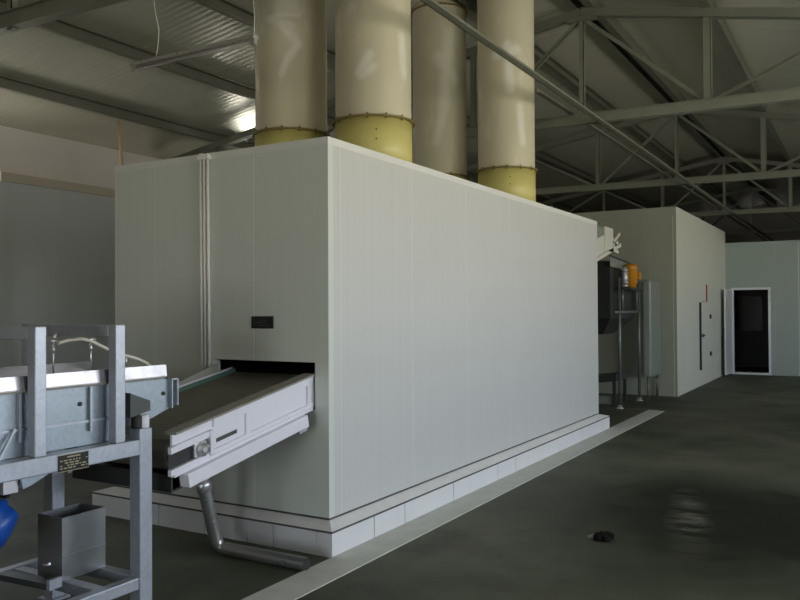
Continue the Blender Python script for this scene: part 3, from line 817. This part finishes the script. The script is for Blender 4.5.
# ------------------------------------------------------------------ panel room on the right and partition
pr = thing('panel_room', (-4.6, 17.8, 0), 'cream panelled room with a small hatch, beyond the white chamber', 'room')
RX1, RX0, RY0, RY1, RZ = -2.99, -6.8, 14.95, 20.70, 3.453
m = box(RX0, RX1-.06, RY0, RY0+.06, 0, RZ); m.build('front_wall', 'room_x_shaded', pr)
m = box(RX1-.06, RX1, RY0, RY1, 0, RZ); m.build('side_wall', 'room_y', pr)
m = box(RX0, RX0+.06, RY0+.06, RY1, 0, RZ); m.build('side_wall', 'room_y', pr)
m = box(RX0+.06, RX1-.06, RY1-.06, RY1, 0, RZ); m.build('rear_wall', 'room_x_shaded', pr)
m = box(RX0+.06, RX1-.06, RY0+.06, RY1-.06, RZ-.08, RZ-.002); m.build('roof_panel', 'room_y', pr)
m = MB(); m.box(RX0, RX1, RY0-.004, RY0, RZ-.16, RZ); m.box(RX1-.05, RX1, RY0-.004, RY0, 0, RZ-.16); m.build('edge_trim', 'room_x_shaded', pr)
# hatch
ht = box(RX1, RX1+.035, 17.20, 18.45, .33, 1.72).build('hatch', 'room_y', pr, .006, label='narrow hatch door with a black edge')
m = MB(); m.box(RX1, RX1+.037, 17.15, 17.197, .33, 1.72); m.build('gasket', 'rubber', ht)
m = MB(); m.box(RX1+.035, RX1+.06, 17.14, 17.5, 1.02, 1.05); m.lathe((RX1+.035,17.3,1.035),(1,0,0),[(0,.04),(.03,.03)],10); m.build('handle', 'dark', ht)
for z in (.62, 1.42):
    m = MB(); m.lathe((RX1+.035,18.2,z),(1,0,0),[(0,.05),(.03,.045)],12); m.build('hinge_cap', 'dark', ht)
m = MB(); m.tube([(RX1+.012,17.98,1.75),(RX1+.012,17.98,2.10)], .014, 8); m.bar((RX1+.012,17.45,1.74),(RX1+.012,17.98,1.74),.01,.012); m.build('gauge_tube', 'red', pr, label='thin red tube above the hatch')
# partition
PYa, PYb, PT = 20.70, 20.80, 3.12
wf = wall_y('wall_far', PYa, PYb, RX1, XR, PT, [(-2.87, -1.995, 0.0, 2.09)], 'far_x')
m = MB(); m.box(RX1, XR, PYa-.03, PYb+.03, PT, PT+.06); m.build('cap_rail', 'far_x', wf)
m = MB(); m.box(-.60, -.585, PYa-.008, PYa, 0, PT); m.box(-1.40,-1.39,PYa-.004,PYa,0,PT); m.build('corner_bead', 'aluminium', wf)
d1 = bpy.data.objects.new('door_1', None); d1.location = (-2.43, PYa, 0); C.objects.link(d1); d1['kind'] = 'structure'
m = MB(); m.box(-2.87,-2.815,PYa-.02,PYb,0,2.09); m.box(-2.05,-1.995,PYa-.02,PYb,0,2.09); m.box(-2.815,-2.05,PYa-.02,PYb,2.035,2.09); m.box(-2.815,-2.05,PYa-.02,PYb,0,.05)
m.build('frame', 'aluminium', d1, .004)
lf = MB(); lf.hexa([(-2.915,19.88,.03),(-2.875,19.88,.03),(-2.845,20.665,.03),(-2.885,20.665,.03),(-2.915,19.88,2.05),(-2.875,19.88,2.05),(-2.845,20.665,2.05),(-2.885,20.665,2.05)])
lf = lf.build('leaf', 'aluminium', d1, .004)
m = MB(); m.box(-2.93,-2.918,19.86,19.90,.03,1.15); m.build('edge_seal', 'rubber', lf)
m = MB(); m.box(-2.93,-2.918,19.86,19.90,1.88,2.02); m.build('latch', 'dark', lf)
m = MB(); m.box(-2.872,-2.845,19.95,20.08,1.0,1.02); m.build('door_handle', 'alloy', lf)
# dark room seen through the doorway
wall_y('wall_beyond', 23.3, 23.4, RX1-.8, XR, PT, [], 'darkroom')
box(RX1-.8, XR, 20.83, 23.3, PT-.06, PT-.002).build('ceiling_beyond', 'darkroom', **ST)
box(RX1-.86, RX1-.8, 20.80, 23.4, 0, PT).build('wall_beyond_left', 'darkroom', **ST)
wn += 1
m = MB(); a, b, c, d = -3.22, -2.45, .98, 1.92
for q in ((a,b,c,c+.03),(a,b,d-.03,d),(a,a+.03,c,d),(b-.03,b,c,d)): m.box(q[0],q[1],23.26,23.299,q[2],q[3])
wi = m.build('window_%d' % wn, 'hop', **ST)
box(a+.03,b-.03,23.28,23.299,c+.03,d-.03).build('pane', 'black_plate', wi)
m = MB(); m.hexa([(-2.80,21.0,0),(-2.52,21.02,0),(-2.52,21.16,0),(-2.79,21.14,0),(-2.80,21.0,.02),(-2.52,21.02,.025),(-2.52,21.16,.02),(-2.79,21.14,.03)])
m.build('floor_scrap', 'paper', None, label='small white scrap on the floor just inside the far doorway', category='scrap')

# debris on the open floor
db = MB(); rnd = random.Random(3)
bm = db.bm
bmesh.ops.create_icosphere(bm, subdivisions=3, radius=1)
for v in bm.verts:
    n_ = .75 + .45*rnd.random()
    v.co = Vector((v.co.x*.07*n_, v.co.y*.10*n_, max(-.0, v.co.z*.028*n_ + .008)))
    v.co += Vector((-1.61, 5.51, 0))
dbo = db.build('rag', plain('black_cloth', (.010,.011,.010), .95, 0, .2, 20, .05), None, label='small crumpled black rag with a pale tip on the bare floor', category='rag')
m = MB(); m.hexa([(-1.715,5.47,0),(-1.67,5.46,0),(-1.67,5.52,0),(-1.71,5.50,0),(-1.71,5.475,.014),(-1.67,5.465,.024),(-1.67,5.51,.024),(-1.705,5.495,.012)]); m.build('torn_tip', 'dirty', dbo, label='pale tip')

# ------------------------------------------------------------------ daylight
w_ = bpy.data.worlds.new('sky'); S.world = w_; w_.use_nodes = True
nt = w_.node_tree; bg = nt.nodes['Background']
tc = N(nt, 'ShaderNodeTexCoord'); sx = N(nt, 'ShaderNodeSeparateXYZ'); nt.links.new(tc.outputs['Generated'], sx.inputs[0])
cr = N(nt, 'ShaderNodeValToRGB')
cr.color_ramp.elements[0].position = .47; cr.color_ramp.elements[0].color = (1.2, 1.15, 1.0, 1)
cr.color_ramp.elements[1].position = .54; cr.color_ramp.elements[1].color = (.84, .93, 1.06, 1)
nt.links.new(mth(nt, 'MULTIPLY_ADD', sx.outputs[2], .5, .5), cr.inputs[0]); nt.links.new(cr.outputs[0], bg.inputs['Color'])
bg.inputs['Strength'].default_value = 7.0

S.view_settings.view_transform = 'Standard'; S.view_settings.look = 'None'
S.view_settings.exposure = 0.36; S.view_settings.gamma = 1.0; S.view_settings.use_curve_mapping = False
S.cycles.max_bounces = 10; S.cycles.diffuse_bounces = 6
